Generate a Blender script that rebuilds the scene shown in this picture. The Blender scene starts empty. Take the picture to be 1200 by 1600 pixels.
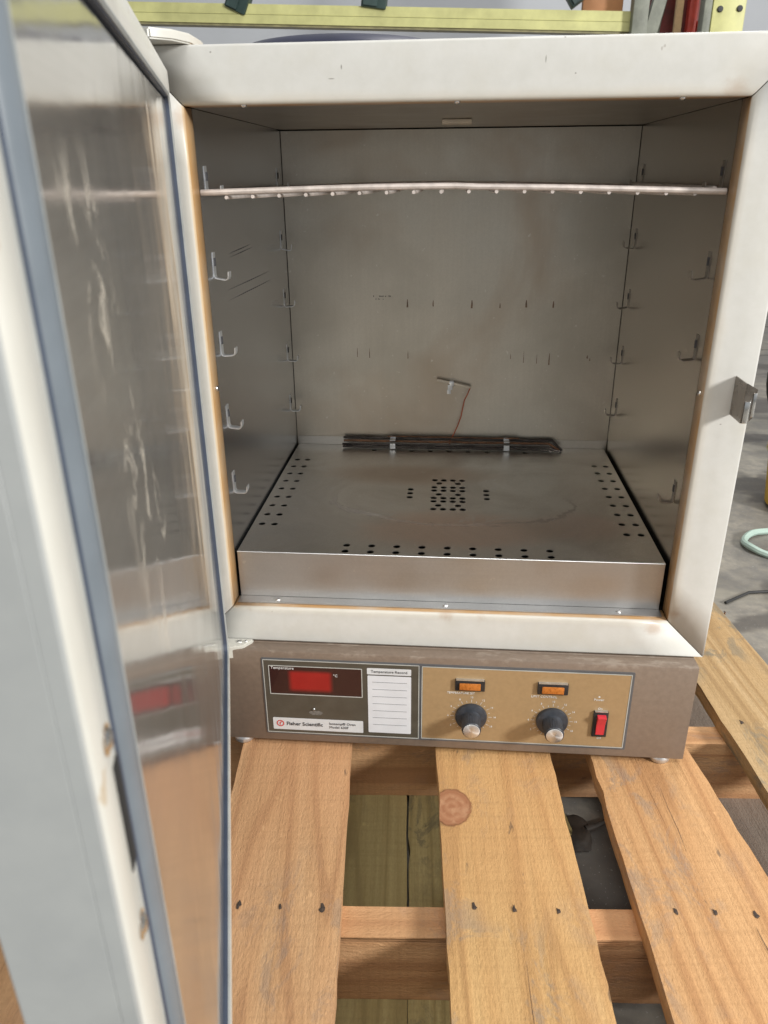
import bpy, bmesh, math, random
from mathutils import Vector, Matrix, noise as mn
random.seed(7)
R = math.radians
scene = bpy.context.scene
COL = scene.collection

# ---------------------------------------------------------------- camera
cd = bpy.data.cameras.new('camera'); cam = bpy.data.objects.new('camera', cd); COL.objects.link(cam)
F = Vector((-0.080693455, 0.912363346, -0.401349836)); RX = Vector((0.99642001, 0.08402477, -0.00932714)); UP = Vector((-0.02521359, 0.40066565, 0.91587735))
CAM = Vector((0.2477, -0.7699, 0.4652))
cam.matrix_world = Matrix(((RX.x, UP.x, -F.x, CAM.x), (RX.y, UP.y, -F.y, CAM.y), (RX.z, UP.z, -F.z, CAM.z), (0, 0, 0, 1)))
cd.sensor_fit = 'VERTICAL'; cd.sensor_height = 36; cd.sensor_width = 27
cd.lens = 1203.79 / 1600 * 36
cd.clip_start = 0.01; cd.clip_end = 60
cd.dof.use_dof = True; cd.dof.focus_distance = 1.0; cd.dof.aperture_fstop = 15
scene.camera = cam

# ---------------------------------------------------------------- light
w = bpy.data.worlds.new('World'); scene.world = w; w.use_nodes = True
wn = w.node_tree.nodes; bg = wn['Background']
bg.inputs[0].default_value = (0.93, 0.97, 1.0, 1); bg.inputs[1].default_value = 0.40
def area(name, loc, target, sx, sy, power, col):
    l = bpy.data.lights.new(name, 'AREA'); l.shape = 'RECTANGLE'; l.size = sx; l.size_y = sy; l.energy = power; l.color = col
    o = bpy.data.objects.new(name, l); COL.objects.link(o); o.location = loc
    d = Vector(target) - Vector(loc); o.rotation_euler = d.to_track_quat('-Z', 'Y').to_euler()
    return o
area('dock_door_light', (3.70, -2.00, 1.85), (0.38, -.02, -.1), 0.55, 0.75, 218, (1.0, 0.985, 0.95))
area('ceiling_light', (0.5, -1.7, 3.3), (0.3, -0.2, 0), 2.2, 1.0, 52, (1.0, 0.97, 0.92))
area('ceiling_light', (1.2, 1.9, 3.3), (0.4, 1.6, 0), 2.4, 1.2, 62, (1.0, 0.98, 0.95))
scene.view_settings.view_transform = 'Standard'; scene.view_settings.look = 'None'
scene.view_settings.exposure = -0.06; scene.view_settings.gamma = 1.0
scene.cycles.max_bounces = 10; scene.cycles.glossy_bounces = 8; scene.cycles.diffuse_bounces = 5

# ---------------------------------------------------------------- materials
class NT:
    def __init__(s, name):
        s.m = bpy.data.materials.new(name); s.m.use_nodes = True
        s.t = s.m.node_tree; s.b = s.t.nodes['Principled BSDF']; s._tc = None
    def n(s, typ, **kw):
        x = s.t.nodes.new(typ)
        for k, v in kw.items(): setattr(x, k, v)
        return x
    def put(s, sock, v):
        if hasattr(v, 'is_linked') or hasattr(v, 'links'): s.t.links.new(v, sock)
        elif isinstance(v, (tuple, list)) and len(v) == 3 and sock.type == 'RGBA': sock.default_value = (*v, 1)
        else: sock.default_value = v
    def tc(s, which='Object'):
        if not s._tc: s._tc = s.n('ShaderNodeTexCoord')
        return s._tc.outputs[which]
    def map(s, vec, scale=(1, 1, 1), loc=(0, 0, 0), rot=(0, 0, 0)):
        x = s.n('ShaderNodeMapping'); s.put(x.inputs[0], vec); x.inputs['Scale'].default_value = scale; x.inputs['Location'].default_value = loc; x.inputs['Rotation'].default_value = rot
        return x.outputs[0]
    def noise(s, vec, scale, detail=3, rough=.5, dist=0):
        x = s.n('ShaderNodeTexNoise'); s.put(x.inputs['Vector'], vec); x.inputs['Scale'].default_value = scale
        x.inputs['Detail'].default_value = detail; x.inputs['Roughness'].default_value = rough; x.inputs['Distortion'].default_value = dist
        return x.outputs[0]
    def ramp(s, v, *stops):
        x = s.n('ShaderNodeValToRGB'); s.put(x.inputs[0], v); e = x.color_ramp.elements
        while len(e) < len(stops): e.new(.5)
        for el, (p, c) in zip(e, stops):
            el.position = p; el.color = (*c, 1) if isinstance(c, tuple) else (c, c, c, 1)
        return x.outputs[0]
    def mr(s, v, a, b, c=0, d=1, smooth=True):
        x = s.n('ShaderNodeMapRange'); x.interpolation_type = 'SMOOTHSTEP' if smooth else 'LINEAR'
        s.put(x.inputs[0], v); x.inputs[1].default_value = a; x.inputs[2].default_value = b; x.inputs[3].default_value = c; x.inputs[4].default_value = d
        return x.outputs[0]
    def mix(s, f, a, b, mode='MIX'):
        x = s.n('ShaderNodeMix', data_type='RGBA', blend_type=mode)
        s.put(x.inputs[0], f); s.put(x.inputs[6], a); s.put(x.inputs[7], b); return x.outputs[2]
    def math(s, op, a, b=0, c=0):
        x = s.n('ShaderNodeMath', operation=op); s.put(x.inputs[0], a); s.put(x.inputs[1], b); s.put(x.inputs[2], c); return x.outputs[0]
    def sep(s, v):
        x = s.n('ShaderNodeSeparateXYZ'); s.put(x.inputs[0], v); return x.outputs
    def bump(s, h, strength=.2, dist=.001):
        x = s.n('ShaderNodeBump'); x.inputs['Strength'].default_value = strength; x.inputs['Distance'].default_value = dist; s.put(x.inputs['Height'], h)
        s.t.links.new(x.outputs[0], s.b.inputs['Normal'])
    def set(s, **kw):
        for k, v in kw.items():
            s.put(s.b.inputs[{'base': 'Base Color', 'rough': 'Roughness', 'metal': 'Metallic', 'coat': 'Coat Weight', 'spec': 'Specular IOR Level', 'alpha': 'Alpha', 'emc': 'Emission Color', 'ems': 'Emission Strength'}[k]], v)
        return s

def simple(name, base, rough=.5, metal=0, var=.12, scale=40, bump=0.0, spec=.5):
    t = NT(name); o = t.tc()
    nz = t.noise(o, scale, 4, .6)
    lo = tuple(c * (1 - var) for c in base); hi = tuple(min(1, c * (1 + var)) for c in base)
    t.set(base=t.ramp(nz, (.3, lo), (.7, hi)), rough=t.mr(nz, .2, .8, max(.05, rough - .08), min(1, rough + .08)), metal=metal, spec=spec)
    if bump: t.bump(nz, bump, .0008)
    return t.m

def m_enamel():
    t = NT('cream_enamel'); o = t.tc(); s = t.sep(o)
    # distance outward from the door opening
    dx = t.math('MAXIMUM', t.math('MULTIPLY', s[0], -1), t.math('SUBTRACT', s[0], .5))
    dz = t.math('MAXIMUM', t.math('MULTIPLY', s[2], -1), t.math('SUBTRACT', s[2], .5239))
    d = t.math('MAXIMUM', dx, dz)
    inside = t.mr(s[1], .0026, .0042)
    n1 = t.noise(o, 14, 4, .6); n2 = t.noise(o, 60, 4, .65); n3 = t.noise(t.map(o, (1, 1, 1), (3, 7, 1)), 5, 3)
    base = t.ramp(n2, (.25, (.595, .59, .555)), (.75, (.65, .645, .615)))
    base = t.mix(t.mr(n1, .45, .75, 0, .45), base, (.55, .53, .46))
    # yellowing close to the hot edge, turning to brown scorch on the reveal
    near = t.math('MULTIPLY', t.mr(t.math('ADD', d, t.math('MULTIPLY', n1, .016)), .020, .006), .30)
    base = t.mix(near, base, (.62, .52, .37))
    lf = t.math('MULTIPLY', t.mr(s[0], -.0022, -.0008), t.mr(s[0], .01, .002)); lf = t.math('MULTIPLY', lf, t.math('MULTIPLY', t.mr(s[2], -.004, .002), t.mr(s[2], .528, .522))); lf = t.math('MULTIPLY', lf, t.mr(n1, .2, .6, .45, .95))
    base = t.mix(lf, base, (.60, .45, .27))
    sc = t.math('MULTIPLY', inside, t.mr(t.noise(t.map(o, (1, 1, 1), (3, 7, 1)), 16, 4, .6), .30, .65, .55, 1))
    base = t.mix(sc, base, (.50, .29, .12))
    # corner rust blooms
    def blob(x, z, r):
        v = t.n('ShaderNodeVectorMath', operation='DISTANCE'); t.put(v.inputs[0], t.map(o, (1, .3, 1))); v.inputs[1].default_value = (x, 0, z)
        return t.mr(t.math('ADD', v.outputs[1], t.math('MULTIPLY', n2, .02)), r, r * .4)
    for (x, z, r, k) in ((.485, -.008, .026, .40), (.505, .01, .020, .4), (.485, .529, .024, .28), (.25, -.002, .022, .38), (.29, -.003, .018, .28), (-.003, .515, .024, .35), (.02, -.004, .016, .2)):
        base = t.mix(t.math('MULTIPLY', blob(x, z, r), k), base, (.36, .19, .08))
    # scuffs
    for (x, z, rx, rz) in ((.146, .552, .0010, .0028), (.167, .5725, .002, .0008), (.338, .5705, .0012, .0008), (.349, .5435, .0012, .001), (.323, .5545, .0007, .004), (.137, .543, .004, .0006), (.495, .497, .0016, .006), (.520, .232, .0016, .0009), (.03, .5655, .0012, .001)):
        v = t.n('ShaderNodeVectorMath', operation='LENGTH'); t.put(v.inputs[0], t.map(o, (1 / rx, 0, 1 / rz), (-x / rx, 0, -z / rz)))
        base = t.mix(t.math('MULTIPLY', t.mr(t.math('ADD', v.outputs[1], n2), 1.4, .9), .7), base, (.16, .14, .12))
    sp = t.mr(t.noise(t.map(o, (1, 1, .5)), 120, 2, .5), .74, .78)
    base = t.mix(t.math('MULTIPLY', sp, .5), base, (.28, .24, .2))
    t.set(base=base, rough=t.mr(n1, .3, .7, .30, .42), spec=.5)
    t.bump(t.noise(o, 160, 2, .5), .05, .0006)
    return t.m

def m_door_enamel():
    t = NT('shaded_door_enamel'); o = t.tc()
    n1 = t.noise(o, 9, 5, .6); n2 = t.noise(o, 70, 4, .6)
    base = t.ramp(n2, (.25, (.345, .36, .36)), (.75, (.385, .40, .395)))  # enamel greyed down so the base colour carries the shade on the door side
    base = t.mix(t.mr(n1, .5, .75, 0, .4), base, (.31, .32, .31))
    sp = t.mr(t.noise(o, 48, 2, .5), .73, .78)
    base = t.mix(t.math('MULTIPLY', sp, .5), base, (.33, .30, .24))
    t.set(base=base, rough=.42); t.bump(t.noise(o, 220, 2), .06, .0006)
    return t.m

def m_lip():
    t = NT('door_lip_enamel'); o = t.tc()
    n1 = t.noise(o, 18, 5, .6)
    base = t.ramp(n1, (.3, (.56, .55, .50)), (.7, (.63, .62, .57)))
    sp = t.mr(t.noise(o, 60, 3, .6), .66, .72)
    base = t.mix(t.math('MULTIPLY', sp, .55), base, (.42, .30, .16))
    t.set(base=base, rough=.34); return t.m

def m_steel(name, base=(.50, .475, .44), dark=(.33, .30, .27), stain=(.36, .25, .18), rough=.34, axis=2, stainamt=.45, wob=0.0, seed=0, fine=1.0, det=4):
    t = NT(name); o = t.map(t.tc(), (1, 1, 1), (seed * 1.7, seed * .9, seed * 2.3))
    sc = [90, 90, 90]; sc[axis] = 2.5
    streak = t.noise(t.map(o, tuple(sc)), 3, 3, .7)
    big = t.noise(o, 5.5, det, .5, .5); mid = t.noise(o, 16, 2, .5, .2)
    if fine: c = t.mix(t.mr(streak, .25, .75), tuple(x * .975 for x in base), tuple(min(1, x * 1.02) for x in base))
    else: c = t.mix(t.mr(t.noise(o, 3, 2), .3, .7), base, tuple(x * .93 for x in base))
    if not fine:
        q = t.noise(o, 3.2, 1, .5); c = t.mix(t.mr(q, .35, .65), c, tuple((x * 2 + y) / 3 for x, y in zip(base, dark)))
        t.set(base=c, rough=rough, metal=1.0); return t.m
    c = t.mix(t.mr(big, .42, .72, 0, .6), c, dark)
    c = t.mix(t.math('MULTIPLY', t.mr(t.noise(t.map(o, (1, 1, 1), (5, 2, 9)), 4.3, det, .55, .6), .50, .72), stainamt), c, stain)
    c = t.mix(t.mr(t.noise(o, 420, 3, .7), .3, .7, 0, .22 * fine), c, tuple(x * .72 for x in base))
    sp = t.mr(t.noise(o, 130, 2, .5), .70, .78)
    c = t.mix(t.math('MULTIPLY', sp, .5 * fine), c, (.75, .74, .70))
    r = t.mr(mid, .3, .7, rough - .03, rough + .04)
    t.set(base=c, rough=r, metal=1.0)
    h = t.math('MULTIPLY', t.noise(o, 4.5, 1, .4), 1.0 + wob)
    if fine: t.bump(h, .05, .004)
    return t.m

def m_mirror():
    # polished, dented and scale-spotted stainless lining of the door; UV = metres along and up the panel
    t = NT('polished_dented_steel'); uv = t.tc('UV'); s = t.sep(uv)
    uu = t.map(uv, (1, 1, 1))
    wobx = t.noise(t.map(uv, (9, 2.2, 1)), 1.0, 2, .4)
    wobs = t.noise(t.map(uv, (26, 16, 1)), 1.0, 2, .4)
    streak = t.noise(t.map(uv, (3, 160, 1)), 2, 3, .6)
    band = t.math('ADD', t.math('MULTIPLY', s[1], .32), .375)       # the row of scratches and painted glints leans from the top free corner downwards
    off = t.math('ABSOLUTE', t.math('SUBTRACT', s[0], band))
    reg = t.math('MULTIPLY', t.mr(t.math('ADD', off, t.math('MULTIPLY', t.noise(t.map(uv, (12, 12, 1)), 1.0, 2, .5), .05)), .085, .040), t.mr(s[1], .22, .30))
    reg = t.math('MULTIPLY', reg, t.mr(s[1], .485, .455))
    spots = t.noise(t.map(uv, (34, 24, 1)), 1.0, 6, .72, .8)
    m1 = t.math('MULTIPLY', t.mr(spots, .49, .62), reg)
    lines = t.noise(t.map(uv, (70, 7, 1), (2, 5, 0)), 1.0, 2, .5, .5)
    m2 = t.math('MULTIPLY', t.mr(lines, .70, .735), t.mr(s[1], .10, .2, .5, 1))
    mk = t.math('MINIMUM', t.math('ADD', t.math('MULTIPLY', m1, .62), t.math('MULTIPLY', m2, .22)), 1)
    c = t.mix(t.mr(streak, .3, .7), (.58, .565, .54), (.64, .625, .60))
    c = t.mix(t.mr(t.noise(uv, 9, 4, .6), .45, .75, 0, .5), c, (.50, .48, .445))
    c = t.mix(mk, c, (.92, .84, .70))  # scale and scratch marks, their glints painted in as pale colour
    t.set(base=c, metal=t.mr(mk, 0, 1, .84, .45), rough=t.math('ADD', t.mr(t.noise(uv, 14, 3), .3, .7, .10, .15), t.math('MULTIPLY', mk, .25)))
    h = t.math('ADD', t.math('MULTIPLY', wobx, 1.0), t.math('MULTIPLY', wobs, .16))
    h = t.math('ADD', h, t.math('MULTIPLY', streak, .004))
    t.bump(h, .30, .006)
    return t.m

def m_wood(name, light, mid, dark, grey, greyamt=.35, seed=0.0):
    t = NT(name); o = t.tc()
    oi = t.n('ShaderNodeObjectInfo')
    sh = t.n('ShaderNodeVectorMath', operation='SCALE'); t.put(sh.inputs[0], (7.3, 31.1, 5.7)); t.put(sh.inputs['Scale'], oi.outputs['Random'])
    ad = t.n('ShaderNodeVectorMath', operation='ADD'); t.put(ad.inputs[0], o); t.put(ad.inputs[1], sh.outputs[0]); v = ad.outputs[0]
    # plain-sawn growth rings: a long noise field read as contour lines
    field = t.noise(t.map(v, (11, .42, 11)), 1.0, 2, .4, .1)
    rings = t.math('PINGPONG', t.math('MULTIPLY', field, 22), 1.0)
    rings = t.mr(rings, .0, 1.0, 0, 1)
    fibre = t.noise(t.map(v, (170, 5, 170)), 1.0, 5, .75)
    broad = t.noise(t.map(v, (14, 2, 14)), 1.0, 3, .6)
    c = t.mix(t.math('MULTIPLY', rings, .75), light, mid)
    c = t.mix(t.mr(rings, .82, 1.0, 0, .42), c, dark)
    c = t.mix(t.mr(fibre, .35, .72, 0, .55), c, tuple(x * .72 for x in mid))
    c = t.mix(t.mr(broad, .40, .72, 0, .5), c, tuple(a * .65 + b * .35 for a, b in zip(mid, dark)))
    fz = t.noise(t.map(v, (420, 170, 420)), 1.0, 3, .7)
    c = t.mix(t.mr(fz, .35, .75, 0, .30), c, tuple(x * .62 for x in mid))
    g = t.noise(t.map(v, (22, 11, 22), (4, 2, 8)), 1.0, 7, .75, .8)
    gm = t.mr(t.noise(t.map(v, (5, 3, 5), (1, 6, 3)), 1.0, 3, .6), .42, .58)
    c = t.mix(t.math('MULTIPLY', t.mr(g, .49, .60, 0, greyamt * 1.05), gm), c, grey)
    hue = t.noise(t.map(v, (3, 1.6, 3), (7, 1, 2)), 1.0, 2, .5)
    c = t.mix(t.mr(hue, .45, .65, 0, .45), c, (light[0] * .95, light[1] * .80, light[2] * .78))
    saw = t.noise(t.map(v, (3, 260, 3)), 1.0, 2, .5)
    c = t.mix(t.mr(saw, .45, .75, 0, .16), c, tuple(x * .6 for x in mid))
    ck = t.mr(t.noise(t.map(v, (95, 1.5, 95), (3, 8, 1)), 1.0, 3, .6), .655, .70)
    c = t.mix(t.math('MULTIPLY', ck, .55), c, tuple(x * .38 for x in mid))
    # saw fuzz, pale scuffs and dark specks
    sp = t.mr(t.noise(t.map(v, (90, 40, 90)), 1.0, 3, .6), .68, .75)
    c = t.mix(t.math('MULTIPLY', sp, .45), c, tuple(min(1, x * 1.25) for x in light))
    dk = t.mr(t.noise(t.map(v, (70, 22, 70), (9, 9, 9)), 1.0, 3, .6), .69, .76)
    c = t.mix(t.math('MULTIPLY', dk, .6), c, tuple(x * .3 for x in grey))
    t.set(base=c, rough=t.mr(fibre, .2, .8, .62, .85), spec=.25)
    h = t.math('ADD', t.math('MULTIPLY', fibre, .8), t.math('MULTIPLY', rings, .35))
    h = t.math('ADD', h, t.math('MULTIPLY', fz, .9)); h = t.math('SUBTRACT', h, ck); t.bump(h, .7, .0016)
    return t.m

def m_concrete():
    t = NT('worn_concrete'); o = t.tc()
    a = t.noise(o, 4.2, 7, .7, .5); b = t.noise(o, 30, 5, .7); c2 = t.noise(t.map(o, (.5, 6, 1)), 1.5, 4, .6)
    c = t.ramp(a, (.3, (.13, .12, .105)), (.52, (.26, .24, .205)), (.72, (.43, .39, .32)))
    c = t.mix(t.mr(b, .3, .7, 0, .5), c, (.12, .12, .125))
    c = t.mix(t.mr(c2, .5, .7, 0, .45), c, (.38, .35, .28))
    c = t.mix(t.mr(t.noise(t.map(o, (1, 1.6, 1), (.35, .2, 0)), 2.1, 4, .6, .5), .50, .57, 0, .75), c, (.075, .068, .064))
    sp = t.mr(t.noise(o, 240, 2, .5), .66, .72)
    c = t.mix(t.math('MULTIPLY', sp, .4), c, (.5, .5, .48))
    t.set(base=c, rough=t.mr(a, .3, .7, .45, .75), spec=.4); t.bump(b, .3, .002)
    return t.m

def m_taupe():
    t = NT('taupe_enamel'); o = t.tc()
    n1 = t.noise(o, 16, 5, .65); n2 = t.noise(o, 150, 3, .6)
    c = t.ramp(n2, (.3, (.19, .142, .108)), (.7, (.225, .17, .13)))
    c = t.mix(t.mr(n1, .5, .75, 0, .35), c, (.225, .178, .148))
    s = t.sep(o)
    ledge = t.mr(s[2], -.055, -.0475)
    sc = t.math('MULTIPLY', t.mr(t.noise(t.map(o, (30, 80, 30)), 1, 4, .7), .52, .66), ledge)
    c = t.mix(t.math('MULTIPLY', sc, .35), c, (.42, .36, .30))
    t.set(base=c, rough=.5); t.bump(n2, .12, .0006); return t.m

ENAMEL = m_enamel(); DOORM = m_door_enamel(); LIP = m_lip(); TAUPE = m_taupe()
ST_BACK = m_steel('brushed_steel_back', (.58, .545, .475), (.42, .39, .33), (.42, .32, .23), .36, 2, .55, seed=1)
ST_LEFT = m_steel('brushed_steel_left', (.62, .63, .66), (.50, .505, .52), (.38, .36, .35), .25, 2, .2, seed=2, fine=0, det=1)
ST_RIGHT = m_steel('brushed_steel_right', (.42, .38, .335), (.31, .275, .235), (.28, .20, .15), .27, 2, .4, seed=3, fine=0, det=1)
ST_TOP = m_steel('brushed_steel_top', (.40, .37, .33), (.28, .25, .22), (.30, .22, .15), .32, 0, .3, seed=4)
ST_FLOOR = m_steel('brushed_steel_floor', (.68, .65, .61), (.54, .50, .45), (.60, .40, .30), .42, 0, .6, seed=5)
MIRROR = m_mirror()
CHROME = simple('bright_screw_steel', (.75, .75, .74), .22, 1, .1, 80)
HOOKD = simple('shaded_clip', (.30, .27, .24), .36, .9, .25, 120)  # darker copy of the clip metal, painting in shade on the right-wall hooks
CLIPM = simple('galvanised_clip', (.68, .70, .72), .38, .85, .12, 120)
RODM = simple('heat_tinted_rod', (.62, .555, .515), .5, .4, .16, 90)
DARKM = simple('dark_cavity', (.015, .014, .013), .9)
GASKET = simple('blue_grey_silicone', (.155, .18, .205), .34, 0, .10, 30, .1)
GASKD = simple('dark_gasket_edge', (.05, .065, .10), .5)
GASKP = simple('pale_gasket_edge', (.33, .345, .34), .4)
BLACKP = simple('black_plastic', (.022, .023, .026), .38, 0, .2, 90)
KNOBM = simple('charcoal_knob', (.035, .04, .05), .42, 0, .25, 120, .1)
WHITEP = simple('white_print', (.74, .75, .74), .5, 0, .05)
PAPER = simple('record_card_white', (.70, .72, .76), .5, 0, .04, 60)
STRIP = simple('name_strip_white', (.66, .68, .70), .4, 0, .05, 60)
INK = simple('dark_ink', (.05, .05, .055), .6)
REDINK = simple('red_ink', (.62, .06, .05), .5)
PANELG = simple('dark_olive_panel', (.085, .075, .058), .38, 0, .12, 60)
PANELT = simple('tan_panel', (.37, .25, .13), .42, 0, .06, 200)
PBORD = simple('grey_panel_border', (.11, .115, .125), .4)
PLINE = simple('pale_panel_line', (.48, .49, .46), .4)
CERAM = simple('beige_ceramic', (.62, .56, .46), .6)
REDWIRE = simple('red_brown_wire', (.42, .10, .04), .5)
SOOT = simple('sooty_tube', (.06, .05, .045), .42, .6, .5, 60, .3)
RUSTT = simple('rusty_tube', (.17, .085, .045), .6, .4, .7, 90, .3)
YEL = simple('yellow_green_rack_paint', (.60, .59, .26), .45, 0, .16, 12, .1)
YELD = simple('scratched_rack_lip', (.33, .30, .16), .5, 0, .3, 20)
DGREEN = simple('dark_green_steel', (.035, .065, .06), .45, 0, .3, 15)
GREYG = simple('grey_green_steel', (.22, .23, .19), .55, 0, .3, 20)
ORANGE = simple('faded_orange_panel', (.50, .24, .12), .6, 0, .15, 10)
REDP = simple('dark_red_panel', (.14, .018, .015), .5, 0, .5, 14)
REDB = simple('bright_red_steel', (.52, .06, .04), .45, 0, .2, 20)
PINE = simple('pine_lath', (.58, .40, .22), .7, 0, .15, 30)
WALLM = simple('pale_grey_wall', (.55, .57, .60), .8, 0, .05, 3)
RUBBER = simple('black_rubber', (.02, .02, .02), .6, 0, .3, 30, .2)
NAVY = simple('dark_navy_plastic', (.02, .022, .05), .4, 0, .2, 20)
YBIN = simple('yellow_plastic', (.62, .38, .03), .4, 0, .15, 12)
HOSE = simple('pale_green_hose', (.40, .52, .46), .45, 0, .1, 30)
DEBRIS = simple('dark_rubber_scrap', (.03, .022, .016), .7, 0, .5, 60, .5)
CONC = m_concrete()
AMBER = simple('amber_lens', (.50, .165, .03), .3, 0, .25, 260, .3)
REDLENS = simple('red_rocker_plastic', (.62, .035, .05), .28, 0, .1, 60)
def m_display():
    t = NT('red_display_filter'); s = t.sep(t.tc())
    n = t.noise(t.tc(), 60, 3, .6)
    x = t.math('MULTIPLY', t.mr(s[0], .063, .071), t.mr(s[0], .120, .112)); z = t.math('MULTIPLY', t.mr(s[2], -.104, -.096), t.mr(s[2], -.070, -.0765))
    c = t.mix(t.math('MULTIPLY', x, z), (.035, .012, .012), t.mix(n, (.27, .009, .010), (.35, .014, .014)))
    t.set(base=c, rough=.25, coat=.3); return t.m
DISPLAY = m_display()
HOLEM = simple('nail_stain', (.06, .042, .032), .85, 0, .6, 300)
W6 = m_wood('orange_pine_wood', (.68, .405, .195), (.58, .31, .138), (.36, .17, .075), (.26, .22, .19), .5)
W1 = m_wood('pine_board_wood', (.70, .455, .205), (.60, .345, .142), (.34, .18, .08), (.25, .22, .19), .5)
W2 = m_wood('rough_red_pine_wood', (.68, .42, .22), (.60, .335, .162), (.30, .14, .07), (.27, .21, .17), .45)
W3 = m_wood('olive_weathered_wood', (.46, .38, .18), (.38, .30, .13), (.22, .17, .08), (.13, .12, .08), .6)
W4 = m_wood('grey_weathered_wood', (.34, .30, .25), (.26, .22, .18), (.14, .11, .09), (.16, .155, .15), .6)
W5 = m_wood('worn_dirty_pine_wood', (.56, .40, .22), (.46, .30, .14), (.26, .16, .08), (.20, .19, .15), .75)

def m_floorplate():
    t = NT('heat_tinted_floor_steel'); o = t.tc(); s = t.sep(o)
    a = t.noise(o, 7, 5, .65, 1.2); b = t.noise(t.map(o, (1, 1, 1), (3, 3, 3)), 3.6, 3, .55, .8); f = t.noise(o, 480, 3, .7)
    c = t.mix(t.mr(a, .35, .7), (.80, .77, .72), (.66, .62, .56))
    def blob(x, y, rx, ry, lo, hi):
        v = t.n('ShaderNodeVectorMath', operation='LENGTH'); t.put(v.inputs[0], t.map(o, (1 / rx, 1 / ry, 0), (-x / rx, -y / ry, 0)))
        return t.mr(t.math('ADD', v.outputs[1], t.mr(a, 0, 1, -.45, .45, False)), hi, lo)
    c = t.mix(t.math('MULTIPLY', blob(.26, .10, .13, .06, .5, 1.2), .55), c, (.74, .50, .38))
    c = t.mix(t.math('MULTIPLY', blob(.20, .29, .12, .04, .5, 1.3), .5), c, (.52, .37, .26))
    c = t.mix(t.math('MULTIPLY', blob(.42, .12, .07, .05, .4, 1.2), .4), c, (.66, .46, .38))
    # a dried tide line curving across the plate
    v = t.n('ShaderNodeVectorMath', operation='LENGTH'); t.put(v.inputs[0], t.map(o, (1 / .155, 1 / .085, 0), (-.255 / .155, -.20 / .085, 0)))
    ln_ = t.math('ABSOLUTE', t.math('SUBTRACT', t.math('ADD', v.outputs[1], t.mr(a, 0, 1, -.5, .5, False)), 1.0))
    ring = t.math('MULTIPLY', t.mr(ln_, .07, .0), t.mr(s[1], .23, .17))
    c = t.mix(t.math('MULTIPLY', ring, .5), c, (.25, .20, .17))
    c = t.mix(t.mr(t.noise(o, 26, 4, .65, .5), .60, .72, 0, .4), c, (.80, .79, .77))
    c = t.mix(t.mr(f, .3, .7, 0, .25), c, (.46, .43, .39))
    sp = t.mr(t.noise(o, 170, 2, .5), .70, .77); c = t.mix(t.math('MULTIPLY', sp, .5), c, (.85, .85, .83))
    t.set(base=c, metal=1.0, rough=t.math('ADD', t.mr(a, .3, .7, .30, .42), t.math('MULTIPLY', ring, .2)))
    t.bump(t.noise(o, 5, 2, .5), .05, .004); return t.m
ST_FLOOR = m_floorplate()

# ---------------------------------------------------------------- object helpers
WL = {}
def wl(o): return WL.get(o.name, Vector((0, 0, 0))) if o else Vector((0, 0, 0))
def empty(name, loc, label, cat, group=None):
    o = bpy.data.objects.new(name, None); COL.objects.link(o); o.empty_display_size = .05
    o.location = loc; WL[o.name] = Vector(loc); o['label'] = label; o['category'] = cat
    if group: o['group'] = group
    return o
def link(name, me, mat, parent=None, smooth=35, loc=(0, 0, 0), local=False):
    o = bpy.data.objects.new(name, me); COL.objects.link(o)
    if mat and not me.materials: me.materials.append(mat)
    if smooth and me.polygons:
        me.polygons.foreach_set('use_smooth', [True] * len(me.polygons)); me.set_sharp_from_angle(angle=R(smooth))
    if local: o.location = loc
    else:
        WL[o.name] = Vector(loc); o.location = Vector(loc) - wl(parent)
    if parent: o.parent = parent
    return o
def obj(name, bm, mat, parent=None, smooth=35, loc=(0, 0, 0), local=False):
    bm.normal_update(); me = bpy.data.meshes.new(name); bm.to_mesh(me); bm.free()
    return link(name, me, mat, parent, smooth, loc, local)
def tag(o, label, cat, group=None):
    o['label'] = label; o['category'] = cat
    if group: o['group'] = group
    return o
def struct(o): o['kind'] = 'structure'; return o

def box(bm, x0, x1, y0, y1, z0, z1, bev=0, seg=2, M=None):
    b2 = bmesh.new()
    r = bmesh.ops.create_cube(b2, size=1)
    for v in b2.verts: v.co = Vector(((x0 + x1) / 2 + v.co.x * (x1 - x0), (y0 + y1) / 2 + v.co.y * (y1 - y0), (z0 + z1) / 2 + v.co.z * (z1 - z0)))
    if bev: bmesh.ops.bevel(b2, geom=b2.edges[:], offset=bev, segments=seg, profile=.5, affect='EDGES')
    if M is not None: b2.transform(M)
    me = bpy.data.meshes.new('t'); b2.to_mesh(me); b2.free(); bm.from_mesh(me); bpy.data.meshes.remove(me)
    return bm
def nb(): return bmesh.new()
def bx(*a, **k): return box(nb(), *a, **k)

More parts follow.
